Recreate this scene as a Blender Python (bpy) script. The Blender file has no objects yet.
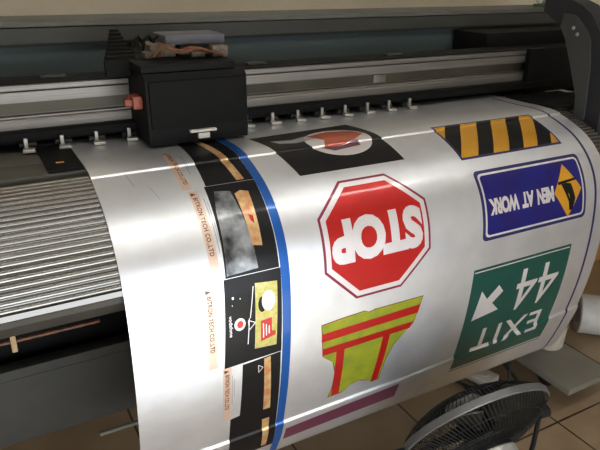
import bpy, bmesh, math, random
from mathutils import Vector, Matrix
from mathutils.geometry import tessellate_polygon
random.seed(4)
SC = bpy.context.scene
COL = SC.collection
PI = math.pi
A = .17; H = 1.33
R90 = PI/2

# ---------------------------------------------------------------- materials
def mat(name, col, rough=.5, metal=0., col2=None, nscale=20., nmix=.5, bump=0., bscale=200., coat=0., coatr=.1, spec=.5, emit=None, estr=0., stretch=None, trans=0., sheen=0.):
    m = bpy.data.materials.new(name); m.use_nodes = True
    nt = m.node_tree; b = nt.nodes['Principled BSDF']
    def c4(c): return (c[0], c[1], c[2], 1)
    b.inputs['Base Color'].default_value = c4(col)
    b.inputs['Roughness'].default_value = rough
    b.inputs['Metallic'].default_value = metal
    b.inputs['Specular IOR Level'].default_value = spec
    b.inputs['Coat Weight'].default_value = coat
    b.inputs['Coat Roughness'].default_value = coatr
    b.inputs['Transmission Weight'].default_value = trans
    if emit:
        b.inputs['Emission Color'].default_value = c4(emit); b.inputs['Emission Strength'].default_value = estr
    tc = nt.nodes.new('ShaderNodeTexCoord'); mp = nt.nodes.new('ShaderNodeMapping')
    nt.links.new(tc.outputs['Object'], mp.inputs['Vector'])
    if stretch: mp.inputs['Scale'].default_value = stretch
    n = nt.nodes.new('ShaderNodeTexNoise'); n.inputs['Scale'].default_value = nscale; n.inputs['Detail'].default_value = 5
    nt.links.new(mp.outputs[0], n.inputs['Vector'])
    if col2 is None: col2 = tuple(x*.86 for x in col)
    mx = nt.nodes.new('ShaderNodeMix'); mx.data_type = 'RGBA'
    mx.inputs['A'].default_value = c4(col); mx.inputs['B'].default_value = c4(col2)
    mr = nt.nodes.new('ShaderNodeMapRange'); mr.inputs['From Min'].default_value = .35; mr.inputs['From Max'].default_value = .65
    mr.inputs['To Max'].default_value = min(1, nmix*2)
    nt.links.new(n.outputs['Fac'], mr.inputs['Value']); nt.links.new(mr.outputs[0], mx.inputs['Factor'])
    nt.links.new(mx.outputs['Result'], b.inputs['Base Color'])
    if bump:
        n2 = nt.nodes.new('ShaderNodeTexNoise'); n2.inputs['Scale'].default_value = bscale
        nt.links.new(mp.outputs[0], n2.inputs['Vector'])
        bp = nt.nodes.new('ShaderNodeBump'); bp.inputs['Strength'].default_value = bump; bp.inputs['Distance'].default_value = .001
        nt.links.new(n2.outputs['Fac'], bp.inputs['Height']); nt.links.new(bp.outputs[0], b.inputs['Normal'])
    return m

def film(name, col, metal=.8, rough=.4, coat=.6, coatr=.09, col2=None, nmix=.4, nscale=14):
    """reflective film: metallic glass-bead sheeting with a fine diagonal mesh"""
    m = mat(name, col, rough, metal, col2=col2 or tuple(x*.9 for x in col), nscale=nscale, nmix=nmix, coat=coat, coatr=coatr)
    nt = m.node_tree; b = nt.nodes['Principled BSDF']
    tc = nt.nodes.new('ShaderNodeTexCoord')
    mp = nt.nodes.new('ShaderNodeMapping'); mp.inputs['Rotation'].default_value = (.6, .7, .5)
    nt.links.new(tc.outputs['Object'], mp.inputs['Vector'])
    v = nt.nodes.new('ShaderNodeTexChecker'); v.inputs['Scale'].default_value = 420
    nt.links.new(mp.outputs[0], v.inputs['Vector'])
    n = nt.nodes.new('ShaderNodeTexNoise'); n.inputs['Scale'].default_value = 9; n.inputs['Detail'].default_value = 3
    nt.links.new(tc.outputs['Object'], n.inputs['Vector'])
    b1 = nt.nodes.new('ShaderNodeBump'); b1.inputs['Strength'].default_value = .35; b1.inputs['Distance'].default_value = .006
    nt.links.new(n.outputs['Fac'], b1.inputs['Height'])
    b2 = nt.nodes.new('ShaderNodeBump'); b2.inputs['Strength'].default_value = .12; b2.inputs['Distance'].default_value = .0006
    nt.links.new(v.outputs['Fac'], b2.inputs['Height']); nt.links.new(b1.outputs[0], b2.inputs['Normal'])
    nt.links.new(b2.outputs[0], b.inputs['Normal'])
    return m

M = {}
M['film'] = film('silver_reflective_film', (.82, .84, .88), metal=.88, rough=.43)
M['label'] = film('white_label_film', (.86, .84, .85))
M['red'] = film('printed_red', (.52, .012, .010), .45, .38)
M['crimson'] = film('printed_crimson', (.26, .02, .06), .4)
M['pwhite'] = film('printed_white', (.84, .80, .82), .6)
M['black'] = film('printed_black', (.003, .003, .004), 0, .45, .10, .12)
M['black'].node_tree.nodes['Principled BSDF'].inputs['Specular IOR Level'].default_value = .25
M['navy'] = film('printed_navy', (.02, .025, .12), .35)
M['blue'] = film('printed_blue', (.012, .016, .22), .55, .38, col2=(.02, .012, .14))
M['cyan'] = film('printed_bright_blue', (.003, .10, .42), .5)
M['green'] = film('printed_green', (.004, .085, .065), .4, col2=(.003, .07, .06))
M['yellow'] = film('printed_amber', (.72, .36, .02), .45, col2=(.62, .28, .02))
M['lime'] = film('printed_lime', (.38, .40, .02), .4, col2=(.25, .33, .03), nmix=.8, nscale=30)
M['orange'] = film('printed_orange', (.52, .085, .03), .4, col2=(.35, .06, .03))
M['gold'] = film('printed_gold', (.68, .52, .24), .45, col2=(.58, .24, .10), nmix=.6, nscale=60)
M['peach'] = film('printed_peach', (.82, .60, .48), .6)
M['brown'] = film('printed_brown', (.11, .035, .02), .2)
M['pgrey'] = film('printed_grey', (.42, .42, .45), .5)
M['purple'] = film('printed_purple', (.15, .03, .07), .3)
M['smoke'] = film('smoky_grey_film', (.03, .03, .035), .4, .3, .5, col2=(.35, .37, .39), nmix=.7, nscale=26)
M['grass'] = film('printed_grass', (.42, .44, .06), .4, col2=(.62, .50, .22), nmix=.9, nscale=130)
M['maroon'] = film('printed_maroon', (.22, .03, .06), .4)

M['alu'] = mat('brushed_aluminium', (.24, .22, .195), .5, .8, col2=(.18, .165, .145), nscale=60, stretch=(.05, 1, 6), bump=.15)
M['alu_groove'] = mat('dull_olive_aluminium', (.085, .075, .05), .5, .5, col2=(.035, .03, .02), nscale=4, nmix=.8)
M['rib'] = mat('grey_ribbed_aluminium', (.22, .21, .195), .27, .85, nscale=20, stretch=(.1, 1, 1))
M['platen'] = mat('grey_platen_metal', (.085, .08, .066), .6, .2, bump=.3)
M['apron_skirt'] = mat('dark_grey_skirt', (.065, .06, .05), .6, .1)
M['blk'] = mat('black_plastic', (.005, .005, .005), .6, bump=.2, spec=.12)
M['blk2'] = mat('charcoal_moulded_plastic', (.007, .007, .006), .7, bump=.2, spec=.1)
M['teal'] = mat('dull_teal_sheet_metal', (.065, .090, .095), .6, .1, nscale=3)
M['cover'] = mat('dark_grey_green_cover', (.032, .034, .029), .5, .1)
M['lit_cover_edge'] = mat('lit_grey_cover', (.075, .075, .065), .5, .1)
M['sidegrey'] = mat('dark_grey_side_panel', (.035, .037, .035), .6)
M['house'] = mat('blue_black_housing', (.010, .010, .014), .6, bump=.2)
M['panel'] = mat('grey_stand_panel', (.055, .053, .045), .7)
M['steel'] = mat('bright_steel', (.40, .38, .34), .4, .6)
M['whitepl'] = mat('dull_white_plastic', (.55, .52, .46), .5)
M['lavender'] = mat('pale_grey_metal', (.10, .095, .11), .6, .2)
M['flex'] = mat('orange_flex_cable', (.20, .06, .02), .5, col2=(.06, .025, .01), nscale=80, nmix=.9)
M['flexred'] = mat('orange_red_plastic', (.25, .045, .012), .5)
M['pcb'] = mat('cream_component', (.16, .13, .085), .6, col2=(.07, .045, .03), nscale=120, nmix=.8)
M['label_or'] = mat('orange_sticker', (.6, .25, .05), .5)
M['foot'] = mat('grey_painted_steel', (.20, .185, .15), .5, .1, nscale=6)
M['tub'] = mat('cream_tub_plastic', (.52, .47, .38), .45)
M['tub_g'] = mat('yellow_green_plastic', (.42, .40, .10), .5)
M['rubber'] = mat('black_rubber', (.012, .012, .012), .6)
M['strip'] = mat('off_white_power_strip', (.50, .46, .38), .5)
M['fan_blk'] = mat('black_painted_wire', (.008, .008, .008), .6, spec=.25)
M['fan_ring'] = mat('grey_fan_rim', (.12, .12, .12), .4, .2)
M['fan_lt'] = mat('silver_fan_motor_cap', (.42, .42, .40), .35, .4)
M['fan_blade'] = mat('smoky_fan_blade', (.012, .011, .006), .5)
M['card'] = mat('brown_cardboard', (.62, .36, .13), .8, col2=(.5, .28, .10), nscale=8)
M['card2'] = mat('dark_brown_cardboard', (.10, .045, .03), .8)
M['rollwhite'] = mat('white_roll_paper', (.62, .60, .56), .5)
M['rollcore'] = mat('purple_grey_core', (.10, .07, .10), .5)
M['kraft'] = mat('kraft_wrapping', (.40, .24, .11), .7, col2=(.5, .36, .2), nscale=12)
M['paper'] = mat('crumpled_white_paper', (.66, .64, .56), .6, col2=(.2, .2, .17), nscale=45, nmix=.7)
M['greened'] = mat('green_cover_edge', (.05, .12, .05), .5)
M['wall'] = mat('cream_painted_wall', (.80, .73, .60), .85, nscale=2, bump=.1)
M['dado'] = mat('taupe_dado_paint', (.30, .26, .21), .8)
M['ceil'] = mat('white_ceiling', (.75, .73, .69), .9)
M['winframe'] = mat('white_window_frame', (.7, .7, .68), .5)
M['lamp'] = mat('added_lamp_glow', (.9, .9, .9), .5, emit=(1, .97, .9), estr=24)

def floor_mat():
    m = mat('beige_floor_tiles', (.33, .235, .145), .36, col2=(.26, .18, .105), nscale=5, nmix=.5)
    nt = m.node_tree; b = nt.nodes['Principled BSDF']
    tc = nt.nodes.new('ShaderNodeTexCoord'); mp = nt.nodes.new('ShaderNodeMapping')
    mp.inputs['Location'].default_value = (-1.09+.8, -.973+.8, 0)
    nt.links.new(tc.outputs['Object'], mp.inputs['Vector'])
    br = nt.nodes.new('ShaderNodeTexBrick'); br.offset = 0; br.squash = 1
    br.inputs['Scale'].default_value = 1; br.inputs['Brick Width'].default_value = .4; br.inputs['Row Height'].default_value = .4
    br.inputs['Mortar Size'].default_value = .004; br.inputs['Mortar Smooth'].default_value = .3
    br.inputs['Color1'].default_value = (1, 1, 1, 1); br.inputs['Color2'].default_value = (.88, .88, .88, 1); br.inputs['Mortar'].default_value = (.13, .11, .10, 1)
    nt.links.new(mp.outputs[0], br.inputs['Vector'])
    src = b.inputs['Base Color'].links[0].from_socket
    mx = nt.nodes.new('ShaderNodeMix'); mx.data_type = 'RGBA'; mx.blend_type = 'MULTIPLY'; mx.inputs['Factor'].default_value = 1
    nt.links.new(src, mx.inputs['A']); nt.links.new(br.outputs['Color'], mx.inputs['B'])
    nt.links.new(mx.outputs['Result'], b.inputs['Base Color'])
    return m
M['floor'] = floor_mat()

# ---------------------------------------------------------------- helpers
def link(name, bm, m, parent=None, smooth=True, angle=35, loc=None):
    me = bpy.data.meshes.new(name)
    bmesh.ops.recalc_face_normals(bm, faces=bm.faces)
    bm.to_mesh(me); bm.free()
    me.materials.append(M[m])
    if smooth:
        for p in me.polygons: p.use_smooth = True
        me.set_sharp_from_angle(angle=math.radians(angle))
    o = bpy.data.objects.new(name, me); COL.objects.link(o)
    if parent: o.parent = parent
    if loc: o.location = loc
    return o
def empty(name, loc, label, cat, group=None):
    o = bpy.data.objects.new(name, None); COL.objects.link(o); o.location = loc
    o.empty_display_size = .05
    tag(o, label, cat, group); return o
def tag(o, label, cat=None, group=None):
    o['label'] = label
    if cat: o['category'] = cat
    if group: o['group'] = group
def BM(): return bmesh.new()
def box(bm, x0, x1, y0, y1, z0, z1, bev=0., rot=None, piv=None):
    r = bmesh.ops.create_cube(bm, size=1)
    vs = r['verts']
    for v in vs:
        v.co = Vector(((x0+x1)/2+v.co.x*(x1-x0), (y0+y1)/2+v.co.y*(y1-y0), (z0+z1)/2+v.co.z*(z1-z0)))
    if rot is not None:
        p = Vector(piv) if piv else Vector(((x0+x1)/2, (y0+y1)/2, (z0+z1)/2))
        for v in vs: v.co = p + rot @ (v.co-p)
    if bev:
        es = {e for v in vs for e in v.link_edges}
        bmesh.ops.bevel(bm, geom=list(es), offset=bev, segments=2, affect='EDGES', profile=.6)
def prism(bm, prof, x0, x1, closed=True):
    """(y,z) profile extruded along x"""
    a = [bm.verts.new((x0, y, z)) for y, z in prof]; b = [bm.verts.new((x1, y, z)) for y, z in prof]
    n = len(prof)
    for i in range(n if closed else n-1):
        j = (i+1) % n; bm.faces.new((a[i], a[j], b[j], b[i]))
    if closed:
        bm.faces.new(a); bm.faces.new(b[::-1])
def tube(bm, pts, r, seg=10, cyc=False, caps=True):
    pts = [Vector(p) for p in pts]; n = len(pts); rings = []
    up = None
    for i, p in enumerate(pts):
        if cyc: t = pts[(i+1) % n]-pts[i-1]
        else: t = pts[min(i+1, n-1)]-pts[max(i-1, 0)]
        t.normalize()
        if up is None:
            up = t.orthogonal().normalized()
        else:
            up = (up-t*up.dot(t)).normalized()
        s = t.cross(up); rr = r[i] if isinstance(r, (list, tuple)) else r
        rings.append([bm.verts.new(p+(up*math.cos(2*PI*k/seg)+s*math.sin(2*PI*k/seg))*rr) for k in range(seg)])
    if cyc:
        # align last ring to the first
        best = min(range(seg), key=lambda q: (rings[-1][q].co-rings[0][0].co).length)
    for i in range(n-1 if not cyc else n):
        a = rings[i]; b = rings[(i+1) % n]; sh = 0
        if cyc and i == n-1:
            a2 = a[best:]+a[:best]; a = a2
        for k in range(seg):
            bm.faces.new((a[k], a[(k+1) % seg], b[(k+1) % seg], b[k]))
    if not cyc and caps:
        bm.faces.new(rings[0][::-1]); bm.faces.new(rings[-1])
def lathe(bm, prof, seg=32, mtx=Matrix()):
    """(r,z) profile spun about z, then moved by mtx"""
    rings = []
    for r, z in prof:
        if r < 1e-6: rings.append([bm.verts.new(mtx @ Vector((0, 0, z)))])
        else: rings.append([bm.verts.new(mtx @ Vector((r*math.cos(2*PI*k/seg), r*math.sin(2*PI*k/seg), z))) for k in range(seg)])
    for a, b in zip(rings, rings[1:]):
        for k in range(seg):
            k2 = (k+1) % seg
            if len(a) == 1 and len(b) == 1: break
            if len(a) == 1: bm.faces.new((a[0], b[k], b[k2]))
            elif len(b) == 1: bm.faces.new((a[k], a[k2], b[0]))
            else: bm.faces.new((a[k], a[k2], b[k2], b[k]))

# ---------------------------------------------------------------- setting
def struct(name, bm, m, **k):
    o = link(name, bm, m, smooth=False, **k); o['kind'] = 'structure'; return o
X0, X1, Y0, Y1, ZC = -2.6, 4.2, -1.35, 2.45, 2.7
bm = BM(); box(bm, X0-.1, X1+.1, Y0-.1, Y1+.1, -.1, 0); struct('floor', bm, 'floor')
bm = BM(); box(bm, X0-.1, X1+.1, Y0-.1, Y1+.1, ZC, ZC+.1); struct('ceiling', bm, 'ceil')
bm = BM(); box(bm, X0-.1, X1+.1, Y1, Y1+.1, 0, ZC); struct('wall_back', bm, 'wall')
bm = BM(); box(bm, X0, X1, Y1-.004, Y1, 0.1, 1.105); o = struct('trim_1', bm, 'dado'); o['label'] = 'taupe painted lower band of the back wall'
bm = BM(); box(bm, X0, X1, Y1-.016, Y1, 0, .1); struct('baseboard_back', bm, 'dado')
bm = BM(); box(bm, X0-.1, X0, Y0, Y1, 0, ZC); struct('wall_left', bm, 'wall')
bm = BM(); box(bm, X1, X1+.1, Y0, Y1, 0, ZC); struct('wall_right', bm, 'wall')
# wall behind the photographer, with the wide glazed opening that lights the room
WX0, WX1, WZ0, WZ1 = -.75, 1.40, .03, 1.25
bm = BM()
box(bm, X0-.1, WX0, Y0-.1, Y0, 0, ZC); box(bm, WX1, X1+.1, Y0-.1, Y0, 0, ZC)
box(bm, WX0, WX1, Y0-.1, Y0, 0, WZ0); box(bm, WX0, WX1, Y0-.1, Y0, WZ1, ZC); struct('wall_front', bm, 'wall')
bm = BM()
for x in (WX0+.025, (WX0+WX1)/2, WX1-.025): box(bm, x-.025, x+.025, Y0-.08, Y0-.03, WZ0, WZ1)
for z in (WZ0+.025, WZ1-.025): box(bm, WX0, WX1, Y0-.08, Y0-.03, z-.025, z+.025)
struct('window_1', bm, 'winframe')

# ---------------------------------------------------------------- the path of the sheet
PR = [(7.9,-1.97),(7.2,-1.97),(6.75,-1.98),(6.42,-2.02),(6.15,-2.10),(5.85,-2.24),(5.60,-2.45),(5.42,-2.72),(5.32,-3.05),(5.28,-3.5),(5.29,-4.0),(5.34,-4.5),(5.43,-5.0),(5.52,-5.4),(5.60,-5.65),(5.72,-5.9),(5.95,-6.08),(6.3,-6.15),(6.5,-6.16)]
PR = [(y*A, z*A) for y, z in PR]
def catmull(P, n=14):
    Q = [(2*P[0][0]-P[1][0], 2*P[0][1]-P[1][1])]+P+[(2*P[-1][0]-P[-2][0], 2*P[-1][1]-P[-2][1])]
    out = []
    for i in range(1, len(Q)-2):
        for k in range(n):
            t = k/n; q = []
            for c in (0, 1):
                p0, p1, p2, p3 = (Q[i-1+j][c] for j in range(4))
                q.append(.5*(2*p1+(-p0+p2)*t+(2*p0-5*p1+4*p2-p3)*t*t+(-p0+3*p1-3*p2+p3)*t**3))
            out.append(tuple(q))
    out.append(P[-1]); return out
CP = catmull(PR); CS = [0.]
for p, q in zip(CP, CP[1:]): CS.append(CS[-1]+math.hypot(q[0]-p[0], q[1]-p[1]))
def path(s):
    if s <= CS[0]: i = 0
    else:
        import bisect
        i = min(max(bisect.bisect_right(CS, s)-1, 0), len(CS)-2)
    t = (s-CS[i])/(CS[i+1]-CS[i])
    y = CP[i][0]+t*(CP[i+1][0]-CP[i][0]); z = CP[i][1]+t*(CP[i+1][1]-CP[i][1])
    return y, z+H
def pnorm(s):
    a = path(s-.004); b = path(s+.004)
    ty, tz = b[0]-a[0], b[1]-a[1]; l = math.hypot(ty, tz)
    return tz/l, -ty/l       # outward (front / up)
RS = .9
def skew(x, sp):       # rows of the mesh lean with the fold at the far end
    t = max(0., min(1., (sp-.4)/.35)); return .075*max(0., x-.8)*t*t*(3-2*t)
def unskew(x, s):
    sp = s
    for _ in range(12): sp = s+skew(x, sp)
    return sp
def surf(x, s, off=0.):
    y, z = path(s); ny, nz = pnorm(s)
    d = off
    if .15 < s < .30: d += .0034*(1/(1+math.exp(max(-30, min(30, (s-.2585)/.0010)))))*max(0, min(1, (s-.15)/.08))    # step down where the film leaves the platen
    u = unskew(x, s)-RS
    if abs(u) < .09: d += .0040/(1+math.exp(-max(-30, min(30, u/.0013))))*max(0, min(1, (.085-u)/.07))   # step shaped to catch light along the bottom fold
    d += .0010*math.sin(x*9+s*5)*math.sin(s*8+1)*min(1, max(0, (s-.5)*4))
    return Vector((x, y+ny*d, z+nz*d))
SL = []
s = 0
while s < CS[-1]:
    SL.append(s)
    s += .0006 if .252 < s < .266 else .0009 if (.885 < s < .915) else .006
SL.append(CS[-1]); SL += [CS[-1]+.012*k for k in (1, 2, 3, 4)]
SX0, SX1 = .172, 1.388

sheet = empty('reflective_vinyl_sheet', (.78, .93, .29), 'long silver reflective vinyl sheet printed with upside-down road signs, draped over the printer front', 'printed sheet')
def put(o, root):
    """parent while keeping world-space mesh coordinates"""
    o.parent = root; o.matrix_parent_inverse = Matrix.Translation(-Vector(root.location)); return o
bm = BM()
NX = 56; rows = []
for s in SL: rows.append([bm.verts.new(surf(SX0+(SX1-SX0)*i/NX, s-skew(SX0+(SX1-SX0)*i/NX, s))) for i in range(NX+1)])
for a, b in zip(rows, rows[1:]):
    for i in range(NX): bm.faces.new((a[i], a[i+1], b[i+1], b[i]))
fo = put(link('film', bm, 'film', angle=80), sheet)
so = fo.modifiers.new('thickness', 'SOLIDIFY'); so.thickness = .0004; so.offset = 0; so.use_rim = False

LAYER = .00032
def to_surf(name, faces2d, m, layer, parent=None):
    """flat artwork in (x along the sheet, s down the sheet) laid on the curved film"""
    bm = BM()
    for f in faces2d:
        vs = [bm.verts.new((x, s, 0)) for x, s in f]
        try: bm.faces.new(vs)
        except ValueError: pass
    bmesh.ops.remove_doubles(bm, verts=bm.verts, dist=1e-6)
    xs = [v.co.x for v in bm.verts]
    for i in range(NX+1):
        xc = SX0+(SX1-SX0)*i/NX
        if min(xs) < xc < max(xs):
            bmesh.ops.bisect_plane(bm, geom=bm.verts[:]+bm.edges[:]+bm.faces[:], plane_co=(xc, 0, 0), plane_no=(1, 0, 0), dist=1e-7)
    for v in bm.verts: v.co.y = unskew(v.co.x, v.co.y)
    smin = min(v.co.y for v in bm.verts); smax = max(v.co.y for v in bm.verts)
    for s in SL:
        if smin < s < smax:
            bmesh.ops.bisect_plane(bm, geom=bm.verts[:]+bm.edges[:]+bm.faces[:], plane_co=(0, s, 0), plane_no=(0, 1, 0), dist=1e-7)
    for v in bm.verts:
        v.co = surf(v.co.x, v.co.y-skew(v.co.x, v.co.y), .0003+LAYER*layer)
    bmesh.ops.recalc_face_normals(bm, faces=bm.faces)
    # face outwards
    me = bpy.data.meshes.new(name); bm.to_mesh(me); bm.free()
    me.materials.append(M[m])
    for p in me.polygons: p.use_smooth = True
    o = bpy.data.objects.new(name, me); COL.objects.link(o)
    if parent is None: put(o, sheet)
    else:
        o.parent = parent
    return o
def tri(poly):
    t = tessellate_polygon([[Vector((x, s, 0)) for x, s in poly]])
    return [[poly[i] for i in f] for f in t]
def polys(*ps): return [f for p in ps for f in tri(p)]
def rect(x0, x1, s0, s1): return [(x0, s0), (x1, s0), (x1, s1), (x0, s1)]
def rrect(x0, x1, s0, s1, r, n=5):
    out = []
    for cx, cy, a0 in ((x1-r, s1-r, 0), (x0+r, s1-r, 90), (x0+r, s0+r, 180), (x1-r, s0+r, 270)):
        for k in range(n+1):
            a = math.radians(a0+90*k/n); out.append((cx+r*math.cos(a), cy+r*math.sin(a)))
    return out
def ell(cx, cy, rx, ry, n=32, rot=0):
    return [(cx+rx*math.cos(2*PI*k/n)*math.cos(rot)-ry*math.sin(2*PI*k/n)*math.sin(rot), cy+rx*math.cos(2*PI*k/n)*math.sin(rot)+ry*math.sin(2*PI*k/n)*math.cos(rot)) for k in range(n)]
def clip(poly, x0, x1, s0, s1):
    def cut(P, f):
        out = []
        for i in range(len(P)):
            a, b = P[i-1], P[i]; fa, fb = f(a), f(b)
            if (fa >= 0) != (fb >= 0):
                t = fa/(fa-fb); out.append((a[0]+t*(b[0]-a[0]), a[1]+t*(b[1]-a[1])))
            if fb >= 0: out.append(b)
        return out
    for f in (lambda p: p[0]-x0, lambda p: x1-p[0], lambda p: p[1]-s0, lambda p: s1-p[1]):
        poly = cut(poly, f)
        if not poly: return poly
    return poly
def text2d(s, bold=0., space=1.):
    """faces of a word scaled to the unit square"""
    cu = bpy.data.curves.new('t', 'FONT'); cu.body = s; cu.size = 1; cu.offset = bold; cu.space_character = space
    cu.resolution_u = 4
    ob = bpy.data.objects.new('t', cu); COL.objects.link(ob)
    dg = bpy.context.evaluated_depsgraph_get(); dg.update()
    me = ob.evaluated_get(dg).to_mesh()
    vs = [(v.co.x, v.co.y) for v in me.vertices]
    fs = [[vs[i] for i in p.vertices] for p in me.polygons]
    ob.evaluated_get(dg).to_mesh_clear()
    bpy.data.objects.remove(ob); bpy.data.curves.remove(cu)
    xa = min(v[0] for v in vs); xb = max(v[0] for v in vs); ya = min(v[1] for v in vs); yb = max(v[1] for v in vs)
    return [[((x-xa)/(xb-xa), (y-ya)/(yb-ya)) for x, y in f] for f in fs]
def text_flip(s, x0, x1, s0, s1, bold=0, space=1.):      # upside down as the photo sees it
    return [[(x1-u*(x1-x0), s0+v*(s1-s0)) for u, v in f] for f in text2d(s, bold, space)]
def text_down(s, x0, x1, s0, s1, bold=0, space=1.):      # reading down the sheet
    return [[(x0+v*(x1-x0), s0+u*(s1-s0)) for u, v in f] for f in text2d(s, bold, space)]

# --- stop sign
def octo(d=0.):
    cx, cy, hw, hh = .684, .495, .1315-d, .126-d
    k = .43
    return [(cx-hw*k, cy-hh), (cx+hw*k, cy-hh), (cx+hw, cy-hh*k), (cx+hw, cy+hh*k), (cx+hw*k, cy+hh), (cx-hw*k, cy+hh), (cx-hw, cy+hh*k), (cx-hw, cy-hh*k)]
p = to_surf('stop_sign_print', polys(octo()), 'crimson', 0); p['label'] = 'red octagonal stop sign printed upside down'
to_surf('white_border', polys(octo(.0055)), 'pwhite', 1, p)
to_surf('red_field', polys(octo(.0165)), 'red', 2, p)
to_surf('lettering', text_flip('STOP', .572, .795, .449, .540, .06, .93), 'pwhite', 3, p)
# --- men at work sign
p = to_surf('roadwork_sign_print', polys(rrect(.965, 1.308, .403, .566, .012)), 'navy', 0); p['label'] = 'dark blue rectangular sign with white words and a yellow diamond'
to_surf('white_border', polys(rrect(.973, 1.300, .411, .558, .011)), 'pwhite', 1, p)
to_surf('blue_field', polys(rrect(.978, 1.295, .416, .553, .009)), 'blue', 2, p)
to_surf('lettering', text_flip('MEN  AT  WORK', .986, 1.194, .471, .509, .055, .92), 'pwhite', 3, p)
to_surf('yellow_diamond', polys([(1.243, .424), (1.291, .490), (1.243, .556), (1.195, .490)]), 'yellow', 3, p)
to_surf('digging_figure', polys([(1.212, .466), (1.275, .462), (1.275, .468), (1.212, .473)], ell(1.257, .508, .008, .010, 14),
        [(1.232, .470), (1.256, .474), (1.268, .512), (1.262, .528), (1.250, .528), (1.247, .50), (1.238, .492)],
        [(1.222, .472), (1.232, .472), (1.252, .520), (1.247, .524)], [(1.244, .520), (1.262, .522), (1.258, .540), (1.246, .538)]), 'black', 4, p)
# --- hazard stripes
p = to_surf('hazard_stripe_print', polys(rect(.955, 1.283, .243, .370)), 'navy', 0); p['label'] = 'amber and black diagonal hazard stripes'
hx = (.961, 1.277, .248, .364)
to_surf('amber_field', polys(rect(*hx)), 'yellow', 1, p)
st = []
for x in (.859, .957, 1.057, 1.155, 1.250):
    w = .048
    f = lambda x, s: x-.75*(s-.30)
    q = clip([(f(x, .24), .24), (f(x+w, .24), .24), (f(x+w, .37), .37), (f(x, .37), .37)], *hx)
    if q: st.append(q)
to_surf('black_stripe', polys(*st), 'black', 2, p)
# --- exit sign
p = to_surf('exit_sign_print', polys(rect(.949, 1.276, .633, .932)), 'green', 0); p['label'] = 'dark green exit sign with number 44 and a diagonal arrow'
to_surf('white_rule', polys(rect(.953, 1.270, .6395, .6425)), 'pwhite', 1, p)
to_surf('dark_rule', polys(rect(.949, 1.276, .9375, .9405)), 'green', 1, p)
to_surf('number', text_flip('44', 1.104, 1.250, .668, .788, 0), 'pwhite', 1, p)
to_surf('arrow', polys([(.972, .780), (.986, .697), (1.008, .724), (1.040, .693), (1.058, .714), (1.029, .741), (1.055, .767)]), 'pwhite', 1, p)
to_surf('lettering', text_flip('EXIT', .999, 1.232, .819, .886, .012, 1.15), 'pwhite', 1, p)
# --- safety vest
out = [(.548,.663),(.60,.659),(.652,.657),(.664,.663),(.674,.660),(.804,.661),(.795,.70),(.787,.728),(.765,.750),(.741,.772),(.727,.81),(.719,.870),(.70,.872),(.688,.862),(.665,.852),(.640,.856),(.624,.872),(.585,.872),(.592,.84),(.593,.80),(.583,.767),(.556,.744)]
def grow(P, d):
    cx = sum(p[0] for p in P)/len(P); cy = sum(p[1] for p in P)/len(P)
    return [(x+(d if x > cx else -d), s+(d if s > cy else -d)) for x, s in P]
p = to_surf('safety_vest_print', polys(grow(out, .0018)), 'maroon', 0); p['label'] = 'lime safety vest with red bands printed upside down'
to_surf('lime_cloth', polys(out), 'lime', 1, p)
to_surf('red_band', polys([(.549,.684),(.800,.680),(.796,.701),(.549,.704)], [(.552,.722),(.788,.722),(.779,.738),(.554,.740)],
        [(.588,.739),(.608,.739),(.612,.872),(.592,.872)], [(.707,.738),(.726,.738),(.716,.870),(.698,.871)]), 'red', 2, p)
# --- black poster
p = to_surf('black_poster_print', polys([(.521,.163),(.785,.140),(.803,.24),(.813,.341),(.555,.341),(.536,.235)]), 'black', 0); p['label'] = 'black rectangular picture with a red and white oval'
to_surf('white_oval', polys(ell(.702, .240, .080, .062)), 'pwhite', 1, p)
to_surf('red_shape', polys([(.640,.205),(.70,.186),(.755,.200),(.775,.226),(.735,.252),(.70,.262),(.655,.262),(.668,.235)]), 'orange', 2, p)
to_surf('purple_shape', polys([(.645,.262),(.70,.264),(.745,.252),(.74,.272),(.67,.28)]), 'purple', 2, p)
to_surf('grey_swoosh', polys([(.553,.203),(.60,.212),(.655,.193),(.652,.222),(.60,.232),(.565,.224)]), 'pgrey', 1, p)
# --- long borders
p = to_surf('blue_border_stripe', polys(rect(.459, .4775, 0, CS[-1])), 'cyan', 0); p['label'] = 'bright blue stripe down the sheet'
p = to_surf('navy_edge_line', polys(rect(1.340, 1.348, 0.05, CS[-1])), 'navy', 0); p['label'] = 'thin navy line beside the far edge'
p = to_surf('maroon_band_print', polys([(.485,.925),(.787,.912),(.787,.962),(.485,.968)]), 'purple', 0); p['label'] = 'maroon band at the bottom fold'
# --- black advertising column beside the blue stripe
p = to_surf('advert_print', polys([(.380,0),(.457,0),(.459,.3292),(.362,.3292)]), 'black', 0); p['label'] = 'black advert with gold strip, topmost in the column'
to_surf('gold_strip', polys([(.406,.12),(.421,.12),(.441,.325),(.425,.325)]), 'gold', 1, p)
p = to_surf('advert_print', polys([(.358,.330),(.459,.330),(.457,.5132),(.350,.5132)]), 'black', 0); p['label'] = 'black and silvery grey advert with a gold strip'
to_surf('silver_patch', polys([(.372,.345),(.402,.350),(.412,.45),(.415,.506),(.353,.509),(.361,.39)]), 'smoke', 1, p)  # patch mottled between dark and silvery grey
to_surf('gold_strip', polys([(.408,.358),(.421,.352),(.436,.357),(.430,.467),(.411,.463)]), 'gold', 2, p)
to_surf('red_mark', polys([(.418,.405),(.427,.410),(.425,.425),(.420,.418)]), 'red', 3, p)
p = to_surf('advert_print', polys([(.346,.5142),(.459,.5142),(.457,.693),(.338,.697)]), 'black', 0); p['label'] = 'black advert with a golf ball picture and red panel'
to_surf('grass_picture', polys([(.405,.533),(.450,.538),(.446,.674),(.400,.670)]), 'grass', 1, p)
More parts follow.
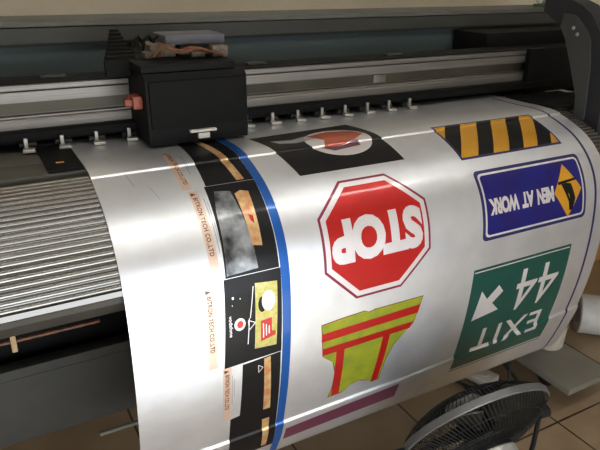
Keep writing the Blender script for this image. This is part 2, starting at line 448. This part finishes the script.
to_surf('ball_shadow', polys(ell(.417, .578, .008, .016)), 'black', 2, p)
to_surf('golf_ball', polys(ell(.430, .573, .0135, .0205)), 'pwhite', 3, p)
q = to_surf('red_panel', polys([(.413,.612),(.436,.610),(.436,.640),(.444,.641),(.444,.650),(.413,.657)]), 'red', 2, p)
for k in range(3):
    to_surf('caption_line', polys(rect(.417+.006*k, .4192+.006*k, .618+.004*k, .650-.003*k)), 'pwhite', 3, p)
to_surf('lettering', text_down('vodafone', .3500, .3570, .586, .630, .01), 'pwhite', 1, p)
to_surf('oval_logo', polys(ell(.371, .608, .011, .013)), 'pwhite', 1, p)
to_surf('logo_mark', polys(ell(.3715, .608, .0062, .0075)), 'red', 2, p)
L_ = []
def ln(a, b, w=.0008):
    dx, dy = b[0]-a[0], b[1]-a[1]; l = math.hypot(dx, dy); nx, ny = -dy/l*w, dx/l*w
    return [(a[0]+nx, a[1]+ny), (b[0]+nx, b[1]+ny), (b[0]-nx, b[1]-ny), (a[0]-nx, a[1]-ny)]
to_surf('white_outline', polys(ln((.401,.538),(.392,.60)), ln((.390,.60),(.386,.655)), ln((.388,.604),(.402,.612)), ln((.402,.612),(.389,.625)), ln((.389,.625),(.388,.604)), ell(.360,.552,.0022,.003,8), ell(.374,.556,.001,.0015,6), ell(.358,.566,.001,.0012,6)), 'pwhite', 2, p)
p = to_surf('advert_print', polys([(.375,.700),(.456,.694),(.459,.97),(.352,.97),(.352,.835),(.372,.832)]), 'black', 0); p['label'] = 'black advert with long gold strip at the sheet bottom'
to_surf('gold_strip', polys([(.420,.700),(.434,.698),(.440,.838),(.424,.838)], [(.424,.868),(.441,.868),(.442,.96),(.43,.96)]), 'gold', 1, p)
to_surf('white_outline', polys(ln((.408,.712),(.418,.720)), ln((.418,.720),(.409,.730)), ln((.409,.730),(.408,.712))), 'pwhite', 1, p)
# --- address strips
segs = [(.318, .346, .190, .330, .3235, .3325), (.325, .347, .337, .505, .3275, .3375), (.308, .327, .522, .690, .3100, .3205), (.335, .353, .697, .832, .3375, .3475)]
segt = [.285, .30, .60, .55]
for i, (x0, x1, s0, s1, tx0, tx1) in enumerate(segs):
    p = to_surf('address_strip_print', polys(rect(x0, x0+.017, s0, s1)), 'peach', 0)
    p['label'] = ['peach company name strip nearest the printer carriage', 'peach company name strip above the overexposed middle', 'peach company name strip beside the golf ball advert', 'lowest peach company name strip'][i]
    e = s1 - (s1-s0)*(.22 if i else .1)
    to_surf('lettering', text_down('BITRON TECH CO.,LTD', tx0, tx1, s0+.016, e, .02, 1.1), 'brown', 1, p)
    to_surf('triangle_mark', polys([(tx0, s0+.004), (tx1, s0+.008), (tx0, s0+.012)]), 'brown', 1, p)
    fine = [rect(x1+.004*k, x1+.0012+.004*k, s0+.02+.01*k, s1-.04-.02*k) for k in range(2)]
    to_surf('fine_print', polys(*fine), 'pgrey', 1, p)
for a_, b_, w_ in (((.232,.262),(.238,.300),.0006), ((.215,.17),(.222,.20),.0005), ((.262,.305),(.272,.345),.0004)):
    to_surf('ink_scratch', polys(ln(a_, b_, w_)), 'pgrey', 0)

# ---------------------------------------------------------------- the printer
pr = empty('large_format_printer', (.45, 1.35, 0), 'wide grey and black inkjet printer the silver sheet comes out of', 'printer')
def part(name, bm, m, parent=None, label=None, **k):
    o = link(name, bm, m, **k)
    if parent is None: put(o, pr)
    else: o.parent = parent
    if label: o['label'] = label
    return o
PX0, PX1 = -.95, 1.60
RX = 2.13
# ribbed apron: ridges follow the sheet path just under it
pts = []
s = .236; pitch = .0122
def below(s, d): 
    y, z = path(s); ny, nz = pnorm(s); return (y+ny*d, z+nz*d)
while s < .486:
    for t, d in ((0, -.0062), (.10, -.0062), (.22, -.0028), (.42, -.0016), (.62, -.0016), (.82, -.0028), (.93, -.0060)):
        pts.append(below(s+t*pitch, d))
    s += pitch
e = below(s+.002, -.004)
pts += [below(s, -.0062), below(s+.001, -.0016), below(s+.010, -.0016), below(s+.012, -.004)]
back = [below(ss, -.018) for ss in [.50-.01*k for k in range(27)]]
bm = BM(); prism(bm, pts+back, PX0, 1.434); part('ribbed_apron', bm, 'rib', angle=50, label='curved apron of fine horizontal metal ribs')
ye, ze = below(.505, -.006)
bm = BM(); prism(bm, [(ye+.002, ze+.004), (ye+.012, ze+.004), (ye+.060, ze-.040), (ye+.30, ze-.06), (ye+.30, ze-.075), (ye+.055, ze-.056), (ye+.004, ze-.012)], PX0, PX1)
part('apron_skirt', bm, 'apron_skirt', angle=20)
bm = BM(); tube(bm, [(PX0, 1.12, .678), (.16, 1.12, .678)], .004); part('drain_tube', bm, 'flex')
bm = BM(); box(bm, -.005, .005, 1.10, 1.13, .665, .70, .002); part('tube_clip', bm, 'kraft')
# platen: two plates with a seam, and a front edge
bm = BM(); box(bm, PX0, PX1, 1.125, 1.205, .945, .9915, .0015); box(bm, PX0, PX1, 1.2075, 1.50, .945, .9915, .0015); part('platen', bm, 'platen')
bm = BM(); box(bm, .108, .1705, 1.128, 1.37, .9915, .9975, .002); cl = part('media_clamp', bm, 'blk')
bm = BM(); box(bm, .128, .142, 1.170, 1.178, .9975, .9981); part('sticker', bm, 'label_or', cl, label='small orange sticker')
bm = BM(); box(bm, .112, .160, 1.30, 1.33, .9975, 1.004, .002); part('clamp_tab', bm, 'blk2', cl)
# main beam behind the sheet
bp = [(1.33, 1.006), (1.33, 1.012), (1.336, 1.013), (1.336, 1.016), (1.331, 1.018), (1.331, 1.046), (1.333, 1.050), (1.337, 1.052), (1.337, 1.055), (1.352, 1.056),
      (1.352, 1.082), (1.335, 1.083), (1.335, 1.086), (1.331, 1.087), (1.331, 1.104), (1.339, 1.106), (1.339, 1.109), (1.330, 1.110), (1.330, 1.117), (1.334, 1.118), (1.42, 1.118), (1.42, 1.006)]
bm = BM(); prism(bm, bp, PX0, RX); beam = part('guide_beam', bm, 'alu', angle=20, label='silver aluminium guide beam with a central groove')
bm = BM(); box(bm, PX0, PX1, 1.3505, 1.3515, 1.058, 1.080); part('groove_strip', bm, 'alu_groove', beam, label='dull olive strip inside the beam groove').matrix_parent_inverse = Matrix()
bm = BM(); box(bm, .96, 1.0, 1.345, 1.351, 1.058, 1.080, .002); part('beam_joint', bm, 'alu', beam)
bm = BM(); box(bm, PX0, RX, 1.338, 1.425, 1.1182, 1.1215, .001); part('beam_top_shade', bm, 'blk')  # black strip painting the shadow along the beam top
bm = BM(); box(bm, PX0, RX, 1.43, 1.59, 1.02, 1.03, .002); part('inner_tray', bm, 'blk')
# small clips on the tray edge
for x in (.145, .61, 1.02):
    bm = BM(); box(bm, x, x+.05, 1.37, 1.39, 1.1216, 1.127, .002); part('cable_clip', bm, 'sidegrey')
# pinch rollers under the beam
bm = BM(); box(bm, PX0, PX1, 1.296, 1.40, 1.012, 1.03, .002); box(bm, PX0, PX1, 1.36, 1.40, .9925, 1.012); part('pinch_rail', bm, 'blk')
first = None
x = .0905-.0677*8
n = 0
while x < 1.1:
    if first is None:
        bm = BM(); box(bm, -.0035, .0035, 1.283, 1.290, .998, 1.022, .001); box(bm, -.008, .015, 1.268, 1.285, .9965, 1.0035, .0015, rot=Matrix.Rotation(-.15, 3, 'Z'))
        o = first = part('pinch_lever', bm, 'steel')
        bm = BM(); tube(bm, [(-.012, 1.305, 1.0045), (.020, 1.305, 1.0045)], .0075, 14); r0 = part('pinch_roller', bm, 'rubber', first)
        o.location.x = x
    else:
        o = first.copy(); COL.objects.link(o); o.location.x = x
        c = r0.copy(); COL.objects.link(c); c.parent = o
    x += .0677
# dark lower fascia in front of rollers? the rear panel, top cover
bm = BM(); box(bm, PX0, RX, 1.60, 1.62, .95, 1.175); part('rear_panel', bm, 'teal', label='dull teal sheet metal behind the beam')
bm = BM(); prism(bm, [(1.585, 1.163), (1.583, 1.170), (1.590, 1.203), (1.62, 1.2085), (1.78, 1.2085), (1.80, 1.20), (1.80, .90), (1.785, .90), (1.785, 1.163)], PX0, RX)
tc = part('top_cover', bm, 'cover', angle=25)
bm = BM(); prism(bm, [(1.594, 1.2062), (1.600, 1.2165), (1.612, 1.2185), (1.80, 1.2185), (1.80, 1.2093), (1.62, 1.2093)], PX0, RX-.01); part('lit_cover_edge', bm, 'lit_cover_edge', tc, label='cover edge painted paler grey as if lit')  # paler material stands in for light along the cover's top
# floor of machine body
bm = BM(); box(bm, PX0, PX1, 1.13, 1.80, .84, .944, .004); part('body', bm, 'blk2')
# right end housing: inner face with grey panel and dark lining
hp = [(1.00,.80),(1.013,1.03),(1.030,1.12),(1.048,1.189),(1.085,1.235),(1.12,1.257),(1.153,1.268),(1.24,1.27),(1.24,1.235),(1.173,1.20),(1.151,1.168),(1.126,1.114),(1.089,1.029),(1.083,.987),(1.083,.80)]
bm = BM(); prism(bm, hp, 1.446, 1.51); hs = part('end_housing', bm, 'house', angle=25)
bm = BM(); prism(bm, [(1.172,1.20),(1.150,1.168),(1.125,1.114),(1.088,1.029),(1.082,.972),(1.052,.972),(1.055,1.03),(1.060,1.096),(1.074,1.174),(1.086,1.194),(1.131,1.232),(1.168,1.236)], 1.440, 1.4455)
part('grey_side_panel', bm, 'sidegrey', hs, smooth=False)
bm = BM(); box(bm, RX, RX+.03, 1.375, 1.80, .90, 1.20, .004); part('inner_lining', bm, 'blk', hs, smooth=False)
bm = BM(); box(bm, 1.44, 1.94, 1.435, 1.588, .993, 1.162, .01); box(bm, 1.50, 1.94, 1.31, 1.3285, .993, 1.125, .004); part('shade_block', bm, 'blk')  # black boxes standing in for the shade over the beam's far end
bm = BM(); box(bm, 1.398, 1.62, 1.115, 1.29, .992, .9975, .001); part('platen_end_plate', bm, 'blk')
for (yy, zz) in ((1.115, 1.185), (1.130, 1.20)):
    bm = BM(); lathe(bm, [(0, .003), (.004, .003), (.005, 0)], 10, Matrix.Translation((1.440, yy, zz)) @ Matrix.Rotation(-R90, 4, 'Y')); part('screw', bm, 'steel', hs)
bm = BM(); prism(bm, [(.955, .70), (.955, .85), (1.01, .94), (1.08, .985), (1.30, .985), (1.30, .70)], 1.4465, 1.95); part('control_housing', bm, 'house', angle=25)
# left end
bm = BM(); prism(bm, hp, PX0-.08, PX0-.001); part('end_housing', bm, 'house', angle=25)
# carriage
bm = BM()
prism(bm, [(1.195, 1.000), (1.192, 1.02), (1.196, 1.13), (1.206, 1.142), (1.327, 1.142), (1.327, 1.000)], .312, .527)
car = part('print_carriage', bm, 'blk', angle=30, label='black print carriage box riding on the beam')
bm = BM(); box(bm, .318, .523, 1.190, 1.197, 1.035, 1.128, .002); part('front_cover', bm, 'blk2', car)
bm = BM(); box(bm, .395, .452, 1.182, 1.196, 1.022, 1.027, .0015); box(bm, .412, .437, 1.184, 1.196, 1.008, 1.020, .002); part('latch', bm, 'whitepl', car, label='pale metal latch')
bm = BM(); box(bm, .310, .510, 1.21, 1.42, 1.1425, 1.158, .004); part('carriage_top', bm, 'blk', car)
bm = BM(); box(bm, .395, .53, 1.315, 1.41, 1.182, 1.203, .004); box(bm, .43, .50, 1.33, 1.40, 1.159, 1.181, .003); part('electronics_box', bm, 'lavender', car)
bm = BM(); box(bm, .36, .415, 1.31, 1.40, 1.159, 1.185, .003); box(bm, .345, .36, 1.30, 1.33, 1.159, 1.172, .002); box(bm, .485, .52, 1.275, 1.298, 1.159, 1.182, .002); box(bm, .44, .47, 1.28, 1.298, 1.159, 1.172, .002); part('circuit_board', bm, 'pcb', car)
bm = BM()
for k in range(7):
    yy = 1.262+.005*k
    pts = [(.352+.004*k, yy, 1.166), (.375, yy, 1.184+.002*(k % 3)), (.41, yy, 1.172+.004*(k % 2)), (.445, yy, 1.180-.003*(k % 3)), (.485, yy, 1.170), (.505, yy+.004, 1.163)]
    cc = catmull([(p[0], p[2]) for p in pts], 5)
    tube(bm, [(a_, yy, b_) for a_, b_ in cc], .0022, 6)
part('flex_cables', bm, 'flex', car, label='bundle of orange brown cables')
bm = BM()
for k in range(9):
    a_ = .1+k*.16
    box(bm, .262+.006*k, .330, 1.30+.018*k, 1.314+.018*k, 1.125, 1.16+.006*k, .003)
part('cable_chain', bm, 'blk2', car)
bm = BM()
for k in range(4): tube(bm, [(.33+.022*k, 1.345, 1.16), (.337+.022*k, 1.352, 1.192), (.352+.022*k, 1.37, 1.198), (.366+.022*k, 1.38, 1.175)], .003, 6)
part('black_hoses', bm, 'blk', car)
bm = BM(); box(bm, .292, .3115, 1.22, 1.26, 1.072, 1.098, .004); box(bm, .278, .294, 1.228, 1.248, 1.078, 1.092, .003); part('belt_clamp', bm, 'flexred', car, label='orange red clamp')
bm = BM(); box(bm, PX0+.05, 1.56, 1.42, 1.44, .43, .845); part('rear_baffle', bm, 'blk')
# stand below
bm = BM(); box(bm, PX0+.05, 1.56, 1.35, 1.39, .262, .468, .004); part('stand_panel', bm, 'panel')
bm = BM(); box(bm, PX0+.05, 1.56, 1.348, 1.3495, .441, .4425); part('panel_fold', bm, 'platen')
bm = BM(); tube(bm, [(.15, 1.30, .253), (1.50, 1.30, .253)], .006, 12); part('take_up_bar', bm, 'foot', label='thin steel bar under the sheet')
for xx in (PX0+.1, 1.60):
    bm = BM(); box(bm, xx, xx+.07, 1.30, 1.42, .10, .84, .006); part('stand_leg', bm, 'foot')
for xx in (PX0+.03, 1.535):
    bm = BM(); box(bm, xx, xx+.21, .985, 1.78, .078, .100, .003); ft = part('stand_foot', bm, 'foot', label='flat grey foot board on casters')
    for yy in (1.13, 1.68):
        bm = BM()
        m4 = Matrix.Translation((xx+.08, yy, .0315)) @ Matrix.Rotation(R90, 4, 'Y')
        lathe(bm, [(0, -.014), (.022, -.014), (.0315, -.010), (.0315, .010), (.022, .014), (0, .014)], 22, m4)
        box(bm, xx+.062, xx+.098, yy-.015, yy+.015, .050, .077, .003)
        part('caster', bm, 'rubber', ft)

# ---------------------------------------------------------------- small things round the printer
t = empty('paper_booklet', (1.985, 1.66, 1.2187), 'small crumpled white booklet with green edge lying on the printer top', 'paper')
bm = BM()
box(bm, -.065, .065, -.045, .045, 0, .010, .001); ob = link('cover', bm, 'greened', t, smooth=False)
bm = BM(); bmesh.ops.create_grid(bm, x_segments=14, y_segments=10, size=.5)
for v in bm.verts:
    v.co = Vector((v.co.x*.122, v.co.y*.082, .0108+.022*(.5+.5*math.sin(v.co.x*21+v.co.y*9))*random.uniform(.5, 1)))
ob = link('page', bm, 'paper', t, smooth=False); mo = ob.modifiers.new('t', 'SOLIDIFY'); mo.thickness = .0006; mo.offset = 1
t.rotation_euler = (0, 0, .15)

t = empty('ink_tub', (1.69, 1.205, .100), 'cream plastic tub standing on the grey foot board', 'tub')
bm = BM(); lathe(bm, [(0, 0), (.046, 0), (.050, .006), (.054, .085), (.057, .087), (.057, .092), (.050, .092), (.047, .010), (0, .008)], 36); link('body', bm, 'tub', t)
bm = BM(); tube(bm, [(.056*math.cos(a)*1.0+.0, .056*math.sin(a), .078+.03*math.sin(PI*k/12)) for k, a in enumerate([PI*j/12 for j in range(13)])], .002, 6); link('handle', bm, 'steel', t)
t = empty('bottle', (1.733, 1.27, .100), 'small yellow green bottle beside the cream tub', 'bottle')
bm = BM(); lathe(bm, [(0, 0), (.016, 0), (.018, .004), (.018, .055), (.008, .068), (.008, .074), (0, .074)], 20); link('body', bm, 'tub_g', t)
bm = BM(); lathe(bm, [(0, .088), (.009, .088), (.0095, .074), (0, .0745)], 16); link('cap', bm, 'whitepl', t)

t = empty('power_strip', (1.415, 1.30, 0), 'off-white power strip on the floor under the sheet', 'power strip')
bm = BM(); box(bm, -.035, .035, -.10, .10, .003, .034, .006); ps = link('body', bm, 'strip', t)
for k in range(3):
    bm = BM(); lathe(bm, [(0, .0345), (.017, .0345), (.019, .036), (.017, .0375), (0, .0365)], 18, Matrix.Translation((0, -.06+.055*k, 0))); link('socket', bm, 'whitepl', t)
for k in (-1, 1):
    bm = BM(); box(bm, -.03, .03, k*.08-.006, k*.08+.006, 0, .003); link('foot', bm, 'rubber', t, smooth=False)
t.rotation_euler = (0, 0, .25)
def cable(name, pts, r, label, m='rubber'):
    P = [Vector(p) for p in pts]
    Q = [2*P[0]-P[1]]+P+[2*P[-1]-P[-2]]; out = []
    for i in range(1, len(Q)-2):
        for k in range(8):
            t_ = k/8; p0, p1, p2, p3 = Q[i-1:i+3]
            out.append(.5*(2*p1+(-p0+p2)*t_+(2*p0-5*p1+4*p2-p3)*t_*t_+(-p0+3*p1-3*p2+p3)*t_**3))
    out.append(P[-1])
    bm = BM(); tube(bm, out, r, 8); o = link(name, bm, m); tag(o, label, 'cable', 'black cables under the printer'); return o
cable('cable', [(1.46, 1.29, .04), (1.50, 1.26, .07), (1.52, 1.20, .03), (1.50, 1.10, .008), (1.46, 1.08, .008), (1.40, 1.14, .008), (1.34, 1.2, .008)], .006, 'black cable curling off the power strip onto the floor')
cable('cable', [(1.50, 1.34, .84), (1.50, 1.335, .5), (1.50, 1.33, .28), (1.505, 1.31, .12), (1.51, 1.31, .02), (1.50, 1.38, .009), (1.46, 1.50, .009)], .007, 'black cable hanging down and trailing back under the printer')
cable('cable', [(1.44, 1.338, .84), (1.44, 1.335, .5), (1.435, 1.32, .26), (1.42, 1.33, .14), (1.40, 1.39, .03), (1.36, 1.42, .009), (1.30, 1.50, .009)], .006, 'black cable hanging behind the power strip')
cable('cable', [(1.55, 1.34, .84), (1.55, 1.335, .4), (1.545, 1.30, .16), (1.50, 1.20, .06), (1.46, 1.17, .02), (1.38, 1.20, .009), (1.33, 1.30, .009)], .006, 'black cable curving across the floor in front of the power strip')
cable('cable', [(1.30, 1.20, .008), (1.36, 1.10, .008), (1.42, 1.04, .008), (1.45, 1.03, .008), (1.45, 1.08, .024), (1.40, 1.12, .034), (1.34, 1.24, .010)], .006, 'loose loop of black cable nearest the fan')
# media roll lying on the floor at far right
t = empty('paper_roll', (2.005, 1.325, 0), 'white ended roll wrapped in brown paper lying on the floor at far right', 'roll')
rr = .078
m4 = Matrix.Translation((0, 0, rr)) @ Matrix.Rotation(R90, 4, 'Y')
bm = BM(); lathe(bm, [(.042, .02), (.046, 0), (rr-.004, 0), (rr, .004), (rr, .11), (rr-.003, .112)], 40, m4); link('white_sleeve', bm, 'rollwhite', t)
bm = BM(); lathe(bm, [(0, .03), (.038, .03), (.0415, .02)], 32, m4); link('core', bm, 'rollcore', t)
bm = BM(); lathe(bm, [(rr-.003, .112), (rr-.003, .80), (0, .80)], 40, m4); link('wrapping', bm, 'kraft', t)
t.rotation_euler = (0, 0, -.75)
t = empty('cardboard_box', (2.80, 1.90, 0), 'open brown cardboard box on the floor behind the roll', 'box')
bm = BM(); box(bm, -.30, .30, -.20, .20, 0, .26, .004); link('body', bm, 'card', t, smooth=False)
bm = BM(); box(bm, -.305, .305, -.21, -.20, .20, .262, rot=Matrix.Rotation(-.5, 3, 'X'), piv=(0, -.2, .26)); link('flap', bm, 'card', t, smooth=False)
t = empty('cardboard_box', (3.05, 2.29, 0), 'dark brown box standing against the back wall', 'box')
bm = BM(); box(bm, -.32, .32, -.12, .12, 0, .55, .004); link('body', bm, 'card2', t, smooth=False)
bm = BM(); box(bm, -.02, .02, -.121, .121, .02, .551); link('tape', bm, 'kraft', t, smooth=False)

# ---------------------------------------------------------------- floor fan, its back to the camera
FC = Vector((.903, .79, .362))
fr = Vector((.10, .87, .47)).normalized()
q = Vector((0, 0, 1)).rotation_difference(fr).to_matrix().to_4x4()
fan = empty('floor_fan', (FC.x, FC.y, 0), 'round black wire floor fan with grey rim, tilted up at the hanging sheet', 'fan')
FM = Matrix.Translation((0, 0, FC.z)) @ q          # local z = blowing direction
RF = .181
def fpart(name, bm, m, label=None, parent=None):
    o = link(name, bm, m)
    o.parent = parent or fan
    if label: o['label'] = label
    return o
bm = BM(); lathe(bm, [(RF-.004, -.008), (RF+.001, -.009), (RF+.004, -.007), (RF+.004, .007), (RF+.001, .009), (RF-.004, .008), (RF-.004, -.008)], 72, FM); fpart('rim', bm, 'fan_ring', 'grey rim band')
def cage(name, sgn, depth, hub):
    bm = BM()
    def zr(r): return sgn*(.008+depth*(1-(max(0, r-hub*.6)/(RF-hub*.6))**2.6))
    N = 110
    for k in range(N):
        a = 2*PI*k/N
        pts = []
        for j in range(9):
            r = hub+(RF-.001-hub)*j/8
            aa = a+.25*(1-r/RF)
            pts.append(FM @ Vector((r*math.cos(aa), r*math.sin(aa), zr(r))))
        tube(bm, pts, .0011, 4, caps=False)
    for r in (hub, .105, .150, .182):
        pts = [FM @ Vector((r*math.cos(2*PI*k/48), r*math.sin(2*PI*k/48), zr(r))) for k in range(48)]
        tube(bm, pts, .0016, 5, cyc=True)
    return fpart(name, bm, 'fan_blk')
cage('front_grille', 1, .055, .045)
cage('rear_grille', -1, .050, .060)
bm = BM(); lathe(bm, [(0, .066), (.03, .066), (.044, .060), (.046, .054), (0, .054)], 32, FM); fpart('front_badge', bm, 'fan_lt')
bm = BM(); lathe(bm, [(0, -.135), (.035, -.133), (.050, -.120), (.056, -.10), (.060, -.060), (.060, -.045), (0, -.045)], 36, FM); mh = fpart('motor_housing', bm, 'fan_blk')
bm = BM(); lathe(bm, [(.0605, -.100), (.0625, -.098), (.0625, -.070), (.0605, -.068)], 36, FM); fpart('motor_band', bm, 'fan_lt', 'silver band round the motor', mh)
for k in range(5):
    bm = BM(); a0 = 2*PI*k/5
    g = []
    for i in range(9):
        r = .035+.145*i/8; row = []
        for j in range(7):
            w = (.35+.35*math.sin(PI*min(1, i/8*1.1)*.6))*(j/6-.5)*1.3
            row.append(bm.verts.new(FM @ Vector((r*math.cos(a0+w), r*math.sin(a0+w), (.5-j/6)*.035))))
        g.append(row)
    for a_, b_ in zip(g, g[1:]):
        for j in range(6): bm.faces.new((a_[j], a_[j+1], b_[j+1], b_[j]))
    o = fpart('blade', bm, 'fan_blade'); mo = o.modifiers.new('t', 'SOLIDIFY'); mo.thickness = .002
bm = BM(); lathe(bm, [(0, -.02), (.036, -.02), (.036, .025), (.02, .035), (0, .036)], 24, FM); fpart('hub', bm, 'fan_blk')
# U shaped stand that tilts the head
side = (FM.to_3x3() @ Vector((1, 0, 0))); side = Vector((fr.y, -fr.x, 0)).normalized()
bm = BM(); pts = []
for k in range(25):
    a = PI*k/24
    pts.append(Vector((0, 0, FC.z-.02)) + side*(RF+.016)*math.cos(a) + Vector((0, 0, -1))*(FC.z-.035)*math.sin(a)**.6)
tube(bm, pts, .006, 10); fpart('stand', bm, 'fan_blk')
for sgn in (-1, 1):
    bm = BM(); c = Vector((0, 0, .012))+side*.02*0
    tube(bm, [c+side*sgn*.12+Vector((0, -.15, 0)), c+side*sgn*.14, c+side*sgn*.12+Vector((0, .12, 0))], .010, 10); fpart('foot', bm, 'fan_blk')
    bm = BM(); c2 = Vector((0, 0, FC.z-.02))+side*sgn*(RF+.006)
    tube(bm, [c2, c2+side*sgn*.03], .015, 14); fpart('tilt_knob', bm, 'fan_blk')
bm = BM(); tube(bm, [Vector((0, 0, .020))+side*-.14, Vector((0, 0, .020))+side*.14], .010, 8); fpart('cross_bar', bm, 'fan_blk')

# ---------------------------------------------------------------- unseen ceiling lamp, added for the bright crease on the sheet
t = empty('added_ceiling_lamp', (.75, .25, ZC), 'long ceiling lamp with a white diffuser, added to brighten the crease in the sheet', 'lamp')
bm = BM(); box(bm, -1.6, 1.6, -.09, .09, -.04, 0, .005); link('body', bm, 'winframe', t, smooth=False)
bm = BM(); box(bm, -1.57, 1.57, -.03, .03, -.065, -.041, .004); link('diffuser', bm, 'lamp', t, smooth=False)

# ---------------------------------------------------------------- light
def area(name, loc, rot, sx, sy, e, col):
    l = bpy.data.lights.new(name, 'AREA'); l.shape = 'RECTANGLE'; l.size = sx; l.size_y = sy; l.energy = e; l.color = col
    o = bpy.data.objects.new(name, l); COL.objects.link(o); o.location = loc; o.rotation_euler = rot; return o
area('window_daylight', ((WX0+WX1)/2, Y0-.02, (WZ0+WZ1)/2), (R90, 0, 0), WX1-WX0, WZ1-WZ0, 40, (.88, .94, 1.0))
sl = bpy.data.lights.new('added_sun', 'SUN'); sl.energy = 36; sl.angle = .01; sl.color = (.80, .92, 1)  # added to brighten the floor that the sheet mirrors
so_ = bpy.data.objects.new('added_sun', sl); COL.objects.link(so_); so_.location = (0, -4, 3)
so_.rotation_euler = Vector((-.02, math.cos(math.radians(39)), -math.sin(math.radians(39)))).to_track_quat('-Z', 'Y').to_euler()
w = bpy.data.worlds.new('World'); SC.world = w; w.use_nodes = True
w.node_tree.nodes['Background'].inputs['Color'].default_value = (.75, .85, 1, 1)
w.node_tree.nodes['Background'].inputs['Strength'].default_value = 1.0

# ---------------------------------------------------------------- camera
cd = bpy.data.cameras.new('Camera'); cam = bpy.data.objects.new('Camera', cd); COL.objects.link(cam)
f = 610.
cx = Vector((1200, -241, f)).normalized()
cy = Vector((-361, -257, f)); cy = (cy-cx*cx.dot(cy)).normalized()
cz = cx.cross(cy)
if cz.y > 0: cz = -cz
# rows: world axes in image coordinates (right, down, forward)
right = Vector((cx.x, cy.x, cz.x)); down = Vector((cx.y, cy.y, cz.y)); fwd = Vector((cx.z, cy.z, cz.z))
R = Matrix((right, -down, -fwd)).transposed()
cam.matrix_world = Matrix.Translation((0, 0, H)) @ R.to_4x4()
cd.sensor_fit = 'HORIZONTAL'; cd.sensor_width = 36; cd.lens = f/600*36
cd.clip_start = .02
SC.camera = cam
SC.view_settings.view_transform = 'Standard'; SC.view_settings.look = 'None'; SC.view_settings.gamma = 1
SC.view_settings.use_curve_mapping = False
SC.view_settings.exposure = 0.0
